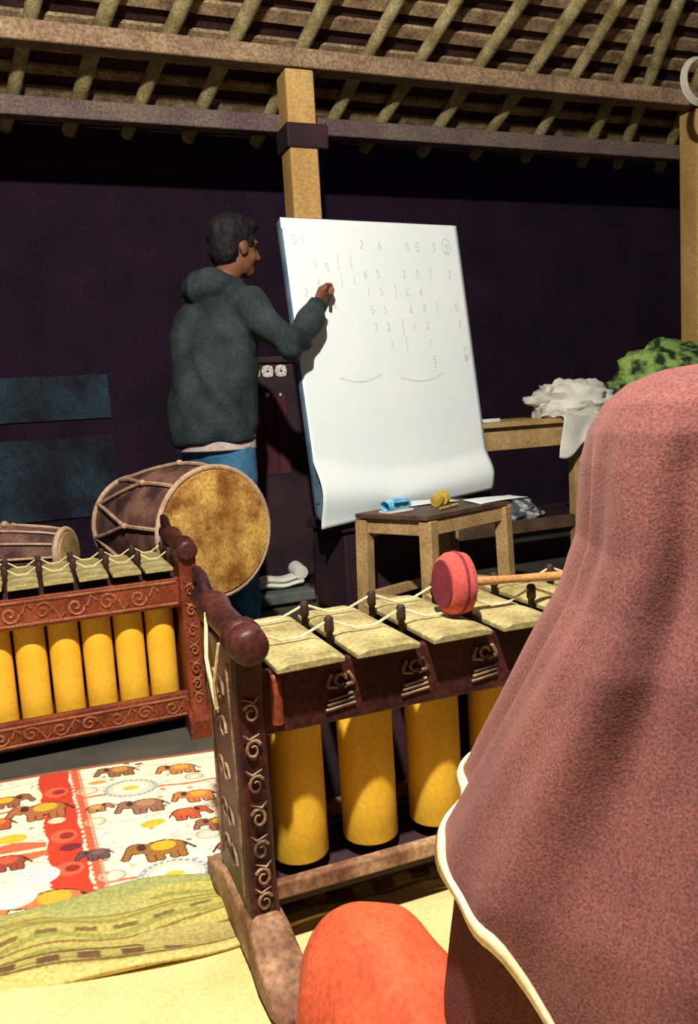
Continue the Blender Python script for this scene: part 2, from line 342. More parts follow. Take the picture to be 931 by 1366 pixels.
# ================================================================== GAMELAN
def scroll(mb, x0, x1, z0, z1, y, pitch, r):
    """carved S scrolls running along a rail front"""
    x = x0+pitch/2; s = 1; h = (z1-z0)/2; zc = (z0+z1)/2
    while x < x1-pitch*.3:
        pts = []
        for k in range(15):
            a = k/14*2.6*math.pi; rr = h*.78*(1-k/17); pts.append((x+s*0+rr*math.cos(a)*pitch*.42/h*.9, y, zc+s*rr*math.sin(a)*.95))
        mb.tube(pts, r, 5)
        mb.tube([(x+pitch*.36, y, zc+s*h*.05), (x+pitch*.5, y, zc-s*h*.7), (x+pitch*.66, y, zc-s*h*.3)], r*.9, 5)
        x += pitch; s = -s
    mb.tube([(x0, y, z0+r), (x1, y, z0+r)], r, 5); mb.tube([(x0, y, z1-r), (x1, y, z1-r)], r, 5)
def gamelan(loc, n, pitch, keyw, tr, lab, dark, overhang):
    T = thing('gamelan_metallophone', loc); tag(T, lab, 'gamelan'); L = n*pitch; D = .32
    wood = 'frame' if dark else 'redwood'; car = 'gilt' if dark else 'gold'
    # rails
    for fr in (0, 1):
        y0 = overhang if fr == 0 else D-overhang-.022
        a = MB().box(-.01, L+.01, y0, y0+.022, .388, (.500 if dark else .478)).build('upper_rail', wood, T, bevel=.004)
        b = MB().box(-.01, L+.01, y0, y0+.022, (.045 if not dark else .088), (.125 if not dark else .118)).build('lower_rail', wood if not dark else 'footwood', T, bevel=.004)
        if fr == 0:
            if not dark:
                m = MB(); scroll(m, .0, L, .396, .470, y0-.001, .088, .0042); m.build('carving', 'gold', a, True)
                m = MB(); scroll(m, .0, L, .052, .112, y0-.001, .080, .0038); m.build('carving', 'gold', b, True)
            else:
                for k in range(n):
                    m = MB(); x = (k+1)*pitch-.012; zb = .418
                    for q in range(3): m.tube([(x-.030+.003*q, y0-.002, zb+.009*q-.006), (x+.026-.002*q, y0-.002, zb+.009*q+.0)], .0032, 5)
                    for s in (-1, 1):
                        m.tube([(x+s*(.006+.018*math.sin(t*2.6)), y0-.003, zb+.026+.030*t+.006*math.cos(t*5)) for t in [j/9 for j in range(10)]], .0038, 5)
                    m.tube([(x+.010*math.cos(t), y0-.003, zb+.046+.010*math.sin(t)) for t in [j/8*5.5 for j in range(9)]], .0034, 5)
                    m.build('carved_flower', 'gilt', a, True)
    MB().box(-.01, L+.01, overhang+.03, D-overhang-.03, .060 if dark else .030, .078 if dark else .045).build('bottom_board', 'darkwood', T)
    MB().box(-.005, L+.005, D-overhang+.002, D-overhang+.014, .05, .47).build('back_panel', 'darkwood', T)
    # tubes
    y0 = overhang+(.058 if dark else .050)+tr; zt = .40
    pr = MB().lathe([(.105 if dark else .062, tr*.985), (.108 if dark else .065, tr), (zt-.004, tr), (zt, tr*.97), (zt, tr*.90), (zt-.05, tr*.88)], (0, 0, 0), (0, 0, 1), 26)
    me0 = None
    for k in range(n):
        if k == 0: o = pr.build('resonator_tube', 'tube', T, True); o.location = ((k+.5)*pitch, y0, 0); t0 = o
        else: inst(t0, ((k+.5)*pitch, y0, 0), T)
    # key bars (slightly arched plates with chamfered edges)
    w = keyw/2; k0 = None
    kp = [(-w, 0), (w, 0), (w, .010), (w*.62, .017), (-w*.62, .017), (-w, .010)]
    for k in range(n):
        if k0 is None:
            def yz(p, t): return (p[0], t, p[1])
            m = MB(); secs = [0, .012, D*.3, D*.5, D*.7, D-.012, D]; sg = [.80, 1, 1, .96, 1, 1, .80]
            vs = []; npol = len(kp)
            for yv, g in zip(secs, sg): vs += [(p[0]*(.97+.03*g), yv, p[1]*g) for p in kp]
            fs = [tuple(range(npol)), tuple(range(npol*(len(secs)-1), npol*len(secs)))[::-1]]
            for i in range(len(secs)-1):
                for j in range(npol): fs.append((i*npol+j, (i+1)*npol+j, (i+1)*npol+(j+1) % npol, i*npol+(j+1) % npol))
            m.add(vs, fs); k0 = m.build('key_bar', 'key', T, bevel=.002); o = k0
        else: o = inst(k0, (0, 0, 0), T)
        o.location = ((k+.5)*pitch+random.uniform(-.002, .002), random.uniform(-.004, .004), .505+random.uniform(-.002, .002)); o.rotation_euler = (0, random.uniform(-.02, .02), random.uniform(-.012, .012))
    # pegs and cords
    p0 = None; py = (.105, .245)
    for yv in py:
        for k in range(n+1):
            if p0 is None:
                p0 = MB().lathe([(0, .007), (.05, .007), (.052, .0095), (.075, .0095), (.080, .006)], (0, 0, 0), (0, 0, 1), 8).build('peg', 'peg', T, True); o = p0
            else: o = inst(p0, (0, 0, 0), T)
            o.location = (k*pitch, yv, .478)
        pts = []
        for k in range(n+1):
            pts.append((k*pitch, yv, .551))
            if k < n: pts += [((k+.36)*pitch, yv, .5285), ((k+.62)*pitch, yv, .5285)]
        MB().tube(pts, .0026 if dark else .0022, 6).build('cord', 'cord', T, True)
    # side rests carrying the pegs
    for yv in py: MB().box(-.01, L+.01, yv-.012, yv+.012, .458, .480).build('peg_rail', 'darkwood', T)
    # end frames
    for s, xe in ((-1, -.034), (1, L+.034)):
        e = MB().prism([(-.008, .07), (.235, .07), (.215, .16), (.205, .30), (.225, .44), (.245, .545), (-.012, .545), (.002, .44), (-.002, .30), (.004, .16)], lambda p, t: (xe+t, p[0]+(.02 if dark else 0), p[1]), -.026, .026)
        e = e.build('end_board', wood, T, bevel=.006)
        m = MB()   # carved relief on the end board
        yc = .135 if dark else .115
        for zc, sz in ((.455, .030), (.385, .026), (.30, .022), (.215, .026), (.14, .030)):
            for sg in (-1, 1):
                m.tube([(xe+s*.027, yc+sg*.020+sg*sz*(1-t*.75)*math.cos(t*7.5), zc+sz*(1-t*.75)*math.sin(t*7.5)) for t in [j/12 for j in range(13)]], [.0034-.0016*j/12 for j in range(13)], 5)
        for yv in (.03, .20): m.tube([(xe+s*.027, yv+.02, .10), (xe+s*.027, yv+.008, .30), (xe+s*.027, yv+.02, .52)], .003, 5)
        yf = (.0135 if dark else -.0065)
        for zc in (.440, .377, .315, .256, .199, .150, .105):
            sg = 1 if int(zc*1000) % 2 else -1
            m.tube([(xe+sg*(.014*(1-t*.7)*math.cos(t*8+.5)), yf, zc+.018*(1-t*.7)*math.sin(t*8+.5)) for t in [j/14 for j in range(15)]], [.0034-.0018*j/14 for j in range(15)], 5)
            m.tube([(xe-sg*.016, yf, zc+.028), (xe-sg*.006, yf, zc+.018), (xe+sg*.012, yf, zc+.026)], [.001, .0028, .001], 5)
        m.build('carving', car, e, True)
        # handle bar lying along the top of the end board
        m = MB().lathe([(-.040, .016), (-.038, .026), (-.032, .031), (.0, .034), (.014, .030), (.022, .036), (.034, .036), (.042, .029), (.06, .026), (.20, .027), (.225, .033), (.24, .034), (.255, .027), (.30, .024), (.335, .026), (.34, .015)], (xe, .01, .562), (0, 1, .035), 18)
        hb = m.build('handle_bar', 'frame', T, True)
        m = MB().tube([(xe, .30, .585), (xe, .345, .615), (xe, .385, .62), (xe, .40, .595), (xe, .385, .575)], [.014, .013, .011, .009, .006], 8); m.build('curled_finial', 'frame', hb, True)
        # sled foot, flaring out to the front
        m = MB(); sec = [(max(-.155, yq) if dark else max(-.06, yq)+(.001*yq), hq, wq) for yq, hq, wq in ((-.155, .012, .034), (-.12, .032, .040), (-.06, .055, .042), (.0, .085, .038), (.06, .085, .038), (.20, .085, .038), (.28, .055, .042), (.34, .030, .040), (.37, .012, .034))]
        vs = []; fs = []
        for yv, h, w_ in sec:
            vs += [(xe-w_, yv, 0), (xe+w_, yv, 0), (xe+w_*.92, yv, h*.8), (xe+w_*.5, yv, h), (xe-w_*.5, yv, h), (xe-w_*.92, yv, h*.8)]
        for i in range(len(sec)-1):
            for j in range(6): fs.append((i*6+j, i*6+(j+1) % 6, (i+1)*6+(j+1) % 6, (i+1)*6+j))
        fs += [tuple(range(6))[::-1], tuple(range(6*(len(sec)-1), 6*len(sec)))]
        m.add(vs, fs).build('sled_foot', 'footwood' if dark else wood, T, bevel=.004)
    return T
gf = gamelan((.338, 1.262, .018), 7, .145, .122, .054, 'dark red carved gamelan metallophone with wide bronze keys in front of the seated person', True, .032)
m = MB().lathe([(0, .011), (.075, .0115), (.083, .008), (.086, .004)], (.014, .024, .41), (0, 0, 1), 12); m.build('corner_dowel', 'redwood', gf, True)
m = MB().tube([(-.058, .20, .575), (-.070, .17, .50), (-.070, .13, .44), (-.068, .12, .42)], .0036, 6); m.build('hanging_cord', 'cord', gf, True)
m = MB().tube([(-.062, .09, .545), (-.072, .11, .47), (-.068, .12, .42)], .0028, 6); m.build('hanging_cord', 'cord', gf, True)
gl = gamelan((-.742, 2.405, 0), 12, .0937, .082, .0435, 'reddish carved gamelan metallophone with a row of yellow tubes beside the rug', False, .020)
# red mallet lying on the keys
ml = thing('mallet', (.742, 1.362, .543)); tag(ml, 'red padded disc mallet with wooden handle lying on the bronze keys', 'mallet')
ax = Vector((.985, -.06, -.06)).normalized(); c = Vector((0, 0, .060))
m = MB().lathe([(-.026, .040), (-.024, .052), (-.012, .060), (.006, .061), (.020, .058), (.026, .048), (.027, .02)], c, ax, 32); hd = m.build('pad_head', 'pad', ml, True)
MB().lathe([(-.0285, .030), (-.0282, .046), (-.0255, .047)], c, ax, 32).build('pad_face', 'paddark', hd, True)
MB().lathe([(-.002, .0615), (.001, .063), (.004, .0615)], c, ax, 32).build('seam', 'paddark', hd, True)
MB().tube([c+ax*.02, c+ax*.12, c+ax*.24, c+ax*.33], [.010, .008, .0095, .012], 10).build('handle', 'handle', ml, True)
# ================================================================== DRUMS
def drum(name, o, d, prof, lab, hide, nl, stand, zfloor, facet=None):
    T = thing(name, (0, 0, 0)); tag(T, lab, 'drum'); o, d = Vector(o), Vector(d).normalized(); Lr = prof[-1][0]
    sh = MB().lathe(prof, o, d, 36).build('shell', 'drumwood', T, True)
    r0, r1 = prof[0][1], prof[-1][1]
    MB().lathe([(-.012, r0*.90), (-.014, r0*.55), (-.010, r0*.97), (.02, r0*1.02)][1:], o, d, 40).build('drum_head', hide, T, True)
    MB().lathe([(0, r1*1.02), (.015, r1*.97), (.017, r1*.5)], o+d*(Lr-.005), d, 32).build('drum_head', hide, T, True)
    ref = Vector((0, 0, 1)); a = (ref-d*ref.dot(d)).normalized(); b = d.cross(a)
    def at(t, q, ex):
        r = np.interp(t, [p[0] for p in prof], [p[1] for p in prof])+ex; return o+d*t+(a*math.cos(q)+b*math.sin(q))*r
    for t, th in ((.004, .0105), (Lr-.012, .010)):
        MB().tube([at(t, 2*math.pi*k/40, .006) for k in range(40)], th, 8, closed=True).build('hoop', 'lace', T, True)
    for k in range(nl):
        q0 = 2*math.pi*k/nl; dq = math.pi/nl
        for s in (-1, 1):
            pts = [at(.01+(Lr-.03)*u, q0+s*dq*max(0, (u-.38)/.62), .007) for u in [j/12 for j in range(13)]]
            if s == -1: MB().tube(pts, .0075 if nl < 12 else .004, 6).build('lace', 'lace', T, True)
            else: MB().tube(pts[4:], .0075 if nl < 12 else .004, 6).build('lace', 'lace', T, True)
        kn = MB().ell(at(.01+(Lr-.03)*.36, q0, .010), (.014, .014, .012), nu=8, nv=6); kn.build('lace_ring', 'lace', T, True)
    for t in stand:
        pc = o+d*t; r = np.interp(t, [p[0] for p in prof], [p[1] for p in prof]); zb = pc.z-r
        sd = Vector((d.y, -d.x, 0)).normalized(); m = MB()
        st = MB()
        for s in (-1, 1):
            st.bar((pc.x+sd.x*s*r*.98, pc.y+sd.y*s*r*.98, pc.z-r*.45), (pc.x-sd.x*s*r*.62, pc.y-sd.y*s*r*.62, .0), .045, .035, d)
        st.build('stand_leg', 'darkwood', T)
    return T
drum('large_drum', (.622, 2.92, .528), (-.36, .933, .0), [(0, .232), (.05, .240), (.14, .245), (.25, .240), (.38, .222), (.52, .196), (.60, .184)], 'large barrel drum with mottled tan hide head and rope lacing on a stand', 'skin_drum', 9, (.11, .43), 0)
drum('small_drum', (.105, 2.93, .515), (-.88, .475, .0), [(0, .074), (.05, .084), (.18, .098), (.32, .095), (.5, .075), (.6, .066)], 'small laced hand drum behind the left gamelan at the left edge', 'skin_small', 12, (.12, .46), 0)
# ================================================================== WHITEBOARD
bl, br, tl = Vector((1.146, 3.28, .47)), Vector((2.128, 3.478, .50)), Vector((1.114, 3.46, 1.775))
U = br-bl; V = tl-bl; Wn = U.cross(V).normalized()      # U x V points away from viewer? make it face the viewer
if Wn.y > 0: Wn = -Wn
def bp(u, v, n=0): return bl+U*u+V*v+Wn*n-bo
bo = bl.copy()
B = thing('whiteboard', bo); tag(B, 'tall white writing board leaning on a dark chest with faint handwriting', 'whiteboard')
m = MB()
def rr(u, v):
    return u, v
poly = []
cr = .03
for cu, cv, a0 in ((1-cr, cr*.75, -90), (1-cr, 1-cr*.75, 0), (cr, 1-cr*.75, 90), (cr, cr*.75, 180)):
    for k in range(5):
        t = math.radians(a0+k*22.5); poly.append((cu+cr*math.cos(t), cv+cr*.75*math.sin(t)))
m.prism(poly, lambda p, t: bp(p[0], p[1], t), -.022, -.002).build('board_core', 'boardedge', B)
def sheet(u, v):
    # paper sheet clipped at the top, its foot curling forward
    w = -.03*(1-u)+.004+(.993+.03*(1-u))*v; n = .0022
    low = .215-.05*u-.05*math.sin(u*3.1)
    if w < low:
        q = (low-w)/(low+.03); n += (.050-.012*u)*math.sin(min(1, q*1.02)*math.pi)**1.6*(1 if q < .6 else 1)+.004*math.sin(u*9)*q
    return bp(.006+.988*u, w, n)
MB().grid(sheet, 50, 90).build('paper_sheet', 'paper', B, True, solid=.0008)
MB().tube([bp(.004, .06), bp(.001, .5), bp(.004, .96)], .008, 6).build('edge_trim', 'boardedge', B, True)
for u in (.18, .62):
    a = bp(u, .96, -.03); b = bp(u, .1, -.03); b = Vector((a.x+.05, a.y+.40, -bo.z+0.0))
    MB().bar(a, b, .03, .03, (1, 0, 0)).build('prop_leg', 'darkwood', B)
FONT = {'1': [[(.5, 1), (.5, 0)]], '2': [[(.1, .8), (.4, 1), (.8, .8), (.1, 0), (.9, 0)]], '3': [[(.1, 1), (.8, .9), (.4, .55), (.85, .3), (.4, 0), (.1, .1)]], '5': [[(.9, 1), (.2, 1), (.2, .6), (.8, .5), (.8, .1), (.1, 0)]],
        '6': [[(.8, 1), (.2, .5), (.3, 0), (.8, .1), (.7, .45), (.2, .35)]], 'S': [[(.9, .9), (.3, 1), (.2, .6), (.8, .4), (.7, 0), (.1, .1)]], 'l': [[(.4, 1), (.4, .1), (.6, 0)]], '.': [[(.45, .1), (.55, .0)]], '|': [[(.5, 1.5), (.5, -.5)]], 'y': [[(.1, .9), (.4, .45)], [(.9, 1), (.2, -.2)]], '-': [[(.1, .5), (.9, .5)]], 'o': [[(.5+.5*math.cos(t), .5+.5*math.sin(t)) for t in [k/10*6.3 for k in range(11)]]]}
WR = MB()
def stroke(pts, w=.0022):
    for (u0, v0), (u1, v1) in zip(pts[:-1], pts[1:]):
        a, b = bp(u0, v0, .0032), bp(u1, v1, .0032); d = (b-a)
        if d.length < 1e-6: continue
        d.normalize(); s = d.cross(Wn)*w; WR.add([a-s, b-s, b+s, a+s], [(0, 1, 2, 3)])
def glyph(ch, u, v, h):
    for st in FONT[ch]: stroke([(u+p[0]*h*.8, v+p[1]*h) for p in st])
for i, ch in enumerate(('S', 'l', '.')): glyph(ch, .05+i*.045, .912, .030)
for u, ch in ((.33, '.'), (.40, '2'), (.47, '.'), (.50, '6'), (.60, '.'), (.66, '3'), (.72, '5'), (.82, '3'), (.90, '2')): glyph(ch, u, .905-.012*u, .030)
glyph('o', .885, .886, .062)
cols = [(.07, '.2.', .80), (.14, '16', .83), (.20, '526', .82), (.26, '||', .84), (.33, '|1', .84), (.40, '6153', .80), (.47, '55321', .80), (.56, '|.||', .74), (.62, '3261.', .80), (.70, '563215', .80), (.78, '|.|', .80), (.90, '2.53.6', .80)]
for u, txt, v in cols:
    for i, ch in enumerate(txt): glyph(ch, u+.012*i*.6, v-i*.062, .027)
glyph('o', .935, .50, .045); glyph('.', .985, .50, .02)
for a, b, c_ in ((.20, .43, .462), (.53, .79, .448)):
    stroke([(a+(b-a)*t, c_-.030*math.sin(t*2.6)+.02*t) for t in [k/12 for k in range(13)]], .0024)
for u, v in ((.40, .50), (.74, .478), (.66, .462), (.70, .458), (.60, .458)): glyph('.', u, v, .026); glyph('2' if u > .7 else '.', u, v, .016)
WR.build('handwriting', 'ink', B)['kind'] = 'stuff'
# dark chest carrying the board
ch = thing('wooden_chest', (1.64, 3.60, 0), math.atan2(U.y, U.x)); tag(ch, 'dark wooden chest standing under the whiteboard behind the stool', 'chest')
MB().box(-.40, .20, -.175, .10, .03, .40).build('body', 'darkwood', ch, bevel=.008)
MB().box(-.42, .22, -.195, .12, .40, .447).build('lid', 'darkwood', ch, bevel=.008)
for x, y in ((-.36, -.14), (.16, -.14), (-.36, .07), (.16, .07)): MB().box(x-.03, x+.03, y-.03, y+.03, 0, .03).build('foot', 'darkwood', ch)
# ================================================================== STOOL
A0, A1, A2 = Vector((1.472, 2.90, 0)), Vector((1.302, 3.185, 0)), Vector((1.945, 3.075, 0))
e1 = (A1-A0); e2 = (A2-A0); st = thing('wooden_stool', A0); tag(st, 'small rough wooden stool holding papers in front of the whiteboard', 'stool')
def sp(a, b, z): return e1*a+e2*b+Vector((0, 0, z))
for a, b in ((0, 0), (1, 0), (0, 1), (1, 1)):
    MB().bar(sp(a, b, 0), sp(a*.96+.02, b*.96+.02, .478), .058, .058, e1).build('leg', 'stool', st, bevel=.004)
for (a, b), (c, d) in (((0, 0), (1, 0)), ((0, 0), (0, 1)), ((1, 0), (1, 1)), ((0, 1), (1, 1))):
    MB().bar(sp(a*.96+.02, b*.96+.02, .450), sp(c*.96+.02, d*.96+.02, .450), .030, .066).build('apron', 'stool', st, bevel=.003)
    MB().bar(sp(a, b, .135), sp(c, d, .135), .026, .042).build('stretcher', 'stool', st, bevel=.003)
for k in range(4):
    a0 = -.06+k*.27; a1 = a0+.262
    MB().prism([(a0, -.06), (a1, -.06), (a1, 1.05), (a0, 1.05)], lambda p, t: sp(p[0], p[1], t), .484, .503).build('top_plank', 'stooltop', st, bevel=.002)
def on_stool(name, a, b, lab, cat, rz=0):
    p = A0+sp(a, b, .504); o = thing(name, p, rz); return tag(o, lab, cat)
o = on_stool('eraser_pack', .62, .13, 'small blue and white plastic packet on the left of the stool', 'packet', .25)
MB().grid(lambda u, v: (-.062+.124*u, (.030*math.cos(v*6.283)+.002*math.sin(u*20)), .028+.027*math.sin(v*6.283)*(1-.25*abs(2*u-1)**3)), 14, 17).build('wrapper', 'bluebox', o, True)
MB().box(-.066, .066, -.034, .034, .0, .008).build('tray', 'white', o)
MB().box(-.035, .045, -.0325, -.0295, .026, .040).build('print_stripe', 'wallblue', o)
o = on_stool('tape_roll', .36, .45, 'yellow tape roll lying beside the blue packet on the stool', 'tape', .5)
MB().lathe([(-.035, .012), (-.034, .026), (-.018, .029), (-.016, .020), (.016, .020), (.018, .031), (.038, .034), (.040, .014)], (0, 0, .034), (1, .1, .12), 18).build('spool', 'yellow', o, True)
MB().lathe([(.040, .008), (.042, .026), (.046, .027), (.047, .01)], (0, 0, .034), (1, .1, .12), 18).build('cap', 'stooltop', o, True)
MB().tube([(-.08, -.055, .006), (-.02, -.06, .006), (.06, -.05, .006)], .006, 8).build('stick', 'yellow', o, True)
for i, (a, b, r, lab) in enumerate(((.12, .98, .30, 'white paper sheet overhanging the right end of the stool'), (.80, .66, .12, 'white paper sheet at the back of the stool against the board'))):
    p = A0+sp(a, b, .505); o = MB().grid(lambda u, v: (-.13+.26*u, -.065+.13*v, .006*abs(math.sin(u*2.4+v))+.003*v), 10, 8).build('paper_sheet', 'paper', None, True, solid=.0015)
    o.location = p; o.rotation_euler = (0, 0, r-.2); tag(o, lab, 'paper', 'papers on the stool')
# ================================================================== BACK TABLE
T = thing('work_table', (1.96, 3.64, 0)); tag(T, 'long wooden table with a lower shelf behind the whiteboard at right', 'table')
LX = 2.24; DY = .50
for k in range(4): MB().box(-.03, LX+.03, -.03+k*.14, .105+k*.14, .80, .826).build('top_plank', 'stool', T, bevel=.002)
for x in (.0, .79, LX-.06):
    for y in ((.0, DY-.06) if x != .79 else (.0,)): MB().box(x, x+.062, y, y+.06, 0, .80).build('leg', 'stool', T, bevel=.004)
for y in (.006, DY-.05): MB().box(.02, LX-.02, y, y+.025, .682, .80).build('apron', 'stool', T)
MB().box(.02, LX-.02, .01, .035, .235, .30).build('shelf_rail', 'stooltop', T)
MB().box(.0, LX, .035, DY-.02, .265, .285).build('shelf_board', 'darkwood', T)
def lump(name, c, r, m, seed, amp=.25, sc=2.2, nu=40, nv=26, squash=None):
    def fn(u, v):
        t = 2*math.pi*u; p = math.pi*(v*.996+.002); d = Vector((math.sin(p)*math.cos(t), math.sin(p)*math.sin(t), -math.cos(p)))
        k = 1+amp*(noise.noise(d*sc+Vector((seed, 0, 0)))+.5*noise.noise(d*sc*2.6+Vector((seed, 3, 0)))+  .12*noise.noise(d*sc*6+Vector((0, seed, 0))))
        q = Vector((d.x*r[0]*k, d.y*r[1]*k, d.z*r[2]*k)); q.z = max(q.z, -r[2]*.62); return q
    b = MB(); b.grid(fn, nu, nv, True); b.f += [tuple(range(nu))[::-1], tuple(range(nu*(nv-1), nu*nv))]
    return b
# white cloth heaped on the table and hanging over its front edge
o = thing('white_cloth', (2.86, 3.80, .828)); tag(o, 'crumpled white cloth heaped on the table beside the seated person', 'cloth')
lump('heap', 0, (.25, .19, .125), 'white', 4, .30, 2.4).build('heap', 'white', o, True); o.children[0].location = (0, 0, .071)
def hang(u, v):
    x = -.25+.30*u; s = v*.30
    if s < .10: y, z = -.12-s, .012
    else: y, z = -.232-.008*math.sin(u*9)-.006*math.sin(v*7), .006-(s-.10)*(.85+.25*math.sin(u*5+1))
    return (x+.02*math.sin(v*4), y, z+.006*math.sin(u*14)*(1 if s < .1 else .2))
MB().grid(hang, 26, 24).build('hanging_fold', 'white', o, True, solid=.003)
o = lump('bundle', 0, (.50, .22, .24), 'green', 9, .22, 2.0, 56, 30).build('green_bundle', 'green', None, True); o.location = (3.70, 3.86, .828+.15)
tag(o, 'green leaf-printed cloth bundle on the table behind the seated person', 'bundle')
o = MB().box(-.045, .045, -.03, .03, 0, .018).build('paper_pad', 'paper', None, bevel=.003); o.location = (2.27, 3.70, .827); o.rotation_euler = (0, 0, .3); tag(o, 'tiny white pad on the table edge beside the whiteboard', 'pad')
o = lump('bag', 0, (.17, .12, .07), 'grit', 2, .35).build('plastic_bag', 'grit', None, True); o.location = (2.43, 3.80, .287+.042); tag(o, 'grey and white plastic bag on the lower table shelf', 'bag')
# white cloth on the floor behind the big drum
o = thing('folded_cloth', (1.115, 3.86, .079)); tag(o, 'small folded white cloth with one rolled end beside the large drum', 'cloth')
def fold(z0, sc):
    return lambda u, v: ((-.13+.24*u)*sc+.01*math.sin(v*5), .05*math.cos(v*6.283), z0+.017*math.sin(v*6.283)+.006*math.sin(u*8))
for k in range(2): MB().grid(fold(.018+.026*k, 1-.12*k), 18, 13).build('layer', 'white', o, True)
MB().lathe([(-.05, .02), (-.048, .035), (.048, .037), (.05, .02)], (.105, 0, .075), (0, 1, .1), 18).build('rolled_end', 'white', o, True)
o = thing('low_crate', (1.115, 3.86, 0)); tag(o, 'low grey-green covered crate under the small folded white cloth', 'crate')
MB().box(-.18, .15, -.12, .10, .02, .074).build('body', 'bluegrey', o, bevel=.01)
for x in (-.15, .12): MB().box(x-.02, x+.02, -.11, .08, 0, .02).build('runner', 'darkwood', o)
# dark carved cabinet with three crossed inlays
o = thing('carved_cabinet', (1.21, 4.19, 0)); tag(o, 'dark carved cabinet with three white crossed inlays between man and whiteboard', 'cabinet')
bd = MB().box(-.28, .24, -.05, .20, .06, 1.20).build('body', 'darkwood', o, bevel=.008)
MB().box(-.31, .27, -.07, .22, 1.20, 1.235).build('cornice', 'darkwood', o, bevel=.008)
for x in (-.25, .21): MB().box(x-.03, x+.03, -.04, .18, 0, .06).build('foot', 'darkwood', o)
for k in range(3):
    x = -.065+.072*k; m = MB()
    for s in (-1, 1): m.bar((x-.024, -.054, 1.165-s*.024-.006), (x+.024, -.054, 1.165+s*.024-.006), .006, .011, (0, 0, 1))
    for q in range(4):
        t = q*math.pi/2; m.ell((x+.021*math.cos(t), -.054, 1.159+.021*math.sin(t)), (.0105, .006, .0105), nu=8, nv=6)
    m.tube([(x+.029*math.cos(t), -.053, 1.159+.029*math.sin(t)) for t in [2*math.pi*j/20 for j in range(20)]], .0032, 5, closed=True)
    m.build('crossed_inlay', 'ornament', o, True)
for k in range(3):
    x = -.07+.07*k; pn = MB().box(x-.028, x+.028, -.058, -.049, .62, 1.03).build('red_panel', 'redpanel', o, bevel=.004)
    MB().ell((x-.005, -.062, 1.035), (.016-.004*k, .010, .018-.004*k), nu=10, nv=8).build('knob', 'shirt', o, True)
# ================================================================== MAN AT THE BOARD
Fd = Vector((.87, .50, 0)).normalized(); Rd = Vector((.50, -.87, 0)).normalized()
PX = Vector((.775, 3.47, 0))
man = thing('person', PX); tag(man, 'person in dark hooded jacket and jeans writing on the whiteboard', 'person')
def loft(mb, secs, n=28, o=Vector((0, 0, 0))):
    vs = []
    for c, a, b, z in secs:
        for k in range(n):
            t = 2*math.pi*k/n; e = .85
            ct, sn = math.cos(t), math.sin(t); ct = math.copysign(abs(ct)**e, ct); sn = math.copysign(abs(sn)**e, sn)
            p = Vector((c[0], c[1], 0))+Rd*a*ct+Fd*b*sn; vs.append((p.x-o.x, p.y-o.y, z))
    m = len(secs); fs = [(i*n+k, i*n+(k+1) % n, (i+1)*n+(k+1) % n, (i+1)*n+k) for i in range(m-1) for k in range(n)]
    fs += [tuple(range(n))[::-1], tuple(range((m-1)*n, m*n))]
    mb.add(vs, fs)
def rel(*p): return Vector(p)-PX
hipR, hipL = PX+Rd*.095, PX-Rd*.095
NB = Vector((.835, 3.475, 1.47)); HC = Vector((.925, 3.49, 1.645))
shR, elR, wrR = Vector((.905, 3.315, 1.385)), Vector((1.065, 3.235, 1.215)), Vector((1.232, 3.365, 1.392))
shL, elL, wrL = Vector((.755, 3.595, 1.375)), Vector((.76, 3.70, 1.12)), Vector((.85, 3.69, .98))
Hf = Vector((.96, .27, -.06)).normalized(); Hr = Vector((.27, -.96, 0)).normalized(); Hu = Hr.cross(Hf).normalized()
if Hu.z < 0: Hu = -Hu
HM = Matrix((Hf, -Hr, Hu)).transposed()      # local x forward, y left, z up
# body: one continuous surface with head, neck, torso, limbs, hands
b = MB()
loft(b, [((.775, 3.47), .15, .10, .84), ((.775, 3.47), .155, .11, .95), ((.79, 3.47), .13, .09, 1.10), ((.80, 3.47), .155, .10, 1.28), ((.82, 3.47), .15, .09, 1.40), ((.83, 3.475), .07, .06, 1.46)], o=PX)
b.tube([NB-PX-Vector((0, 0, .05)), NB-PX+Vector((.035, 0, .06)), HC-PX-Vector((.01, 0, .07))], [.066, .056, .054], 14)
def hd(x, y, z): return HC-PX+HM @ Vector((x, y, z))
b.ell(hd(-.012, 0, .035), (.098, .078, .092), HM); b.ell(hd(.018, 0, -.02), (.072, .066, .098), HM)
b.ell(hd(.052, 0, -.085), (.034, .036, .032), HM)
b.tube([hd(.082, 0, .025), hd(.100, 0, -.005), hd(.112, 0, -.028), hd(.092, 0, -.038)], [.009, .011, .0145, .010], 8)
for s in (-1, 1):
    b.ell(hd(.074, s*.030, .028), (.018, .024, .010), HM, 10, 8); b.ell(hd(.052, s*.042, -.035), (.024, .022, .026), HM, 10, 8)
    b.ell(hd(-.004, s*.078, -.008), (.022, .009, .034), HM, 12, 8)
b.ell(hd(.083, 0, -.056), (.012, .024, .0065), HM, 10, 8); b.ell(hd(.080, 0, -.069), (.012, .022, .0075), HM, 10, 8)
for h, s_, e_, w_ in ((1, shR, elR, wrR), (-1, shL, elL, wrL)):
    b.tube([NB-PX+Vector((0, 0, -.05)), s_-PX], [.06, .056], 12); b.ell(s_-PX, (.055, .055, .055)); b.ell(e_-PX, (.041, .041, .041))
    b.tube([s_-PX, s_*.5+e_*.5-PX, e_-PX], [.055, .048, .040], 12); b.tube([e_-PX, e_*.6+w_*.4-PX, w_-PX], [.041, .040, .027], 12)
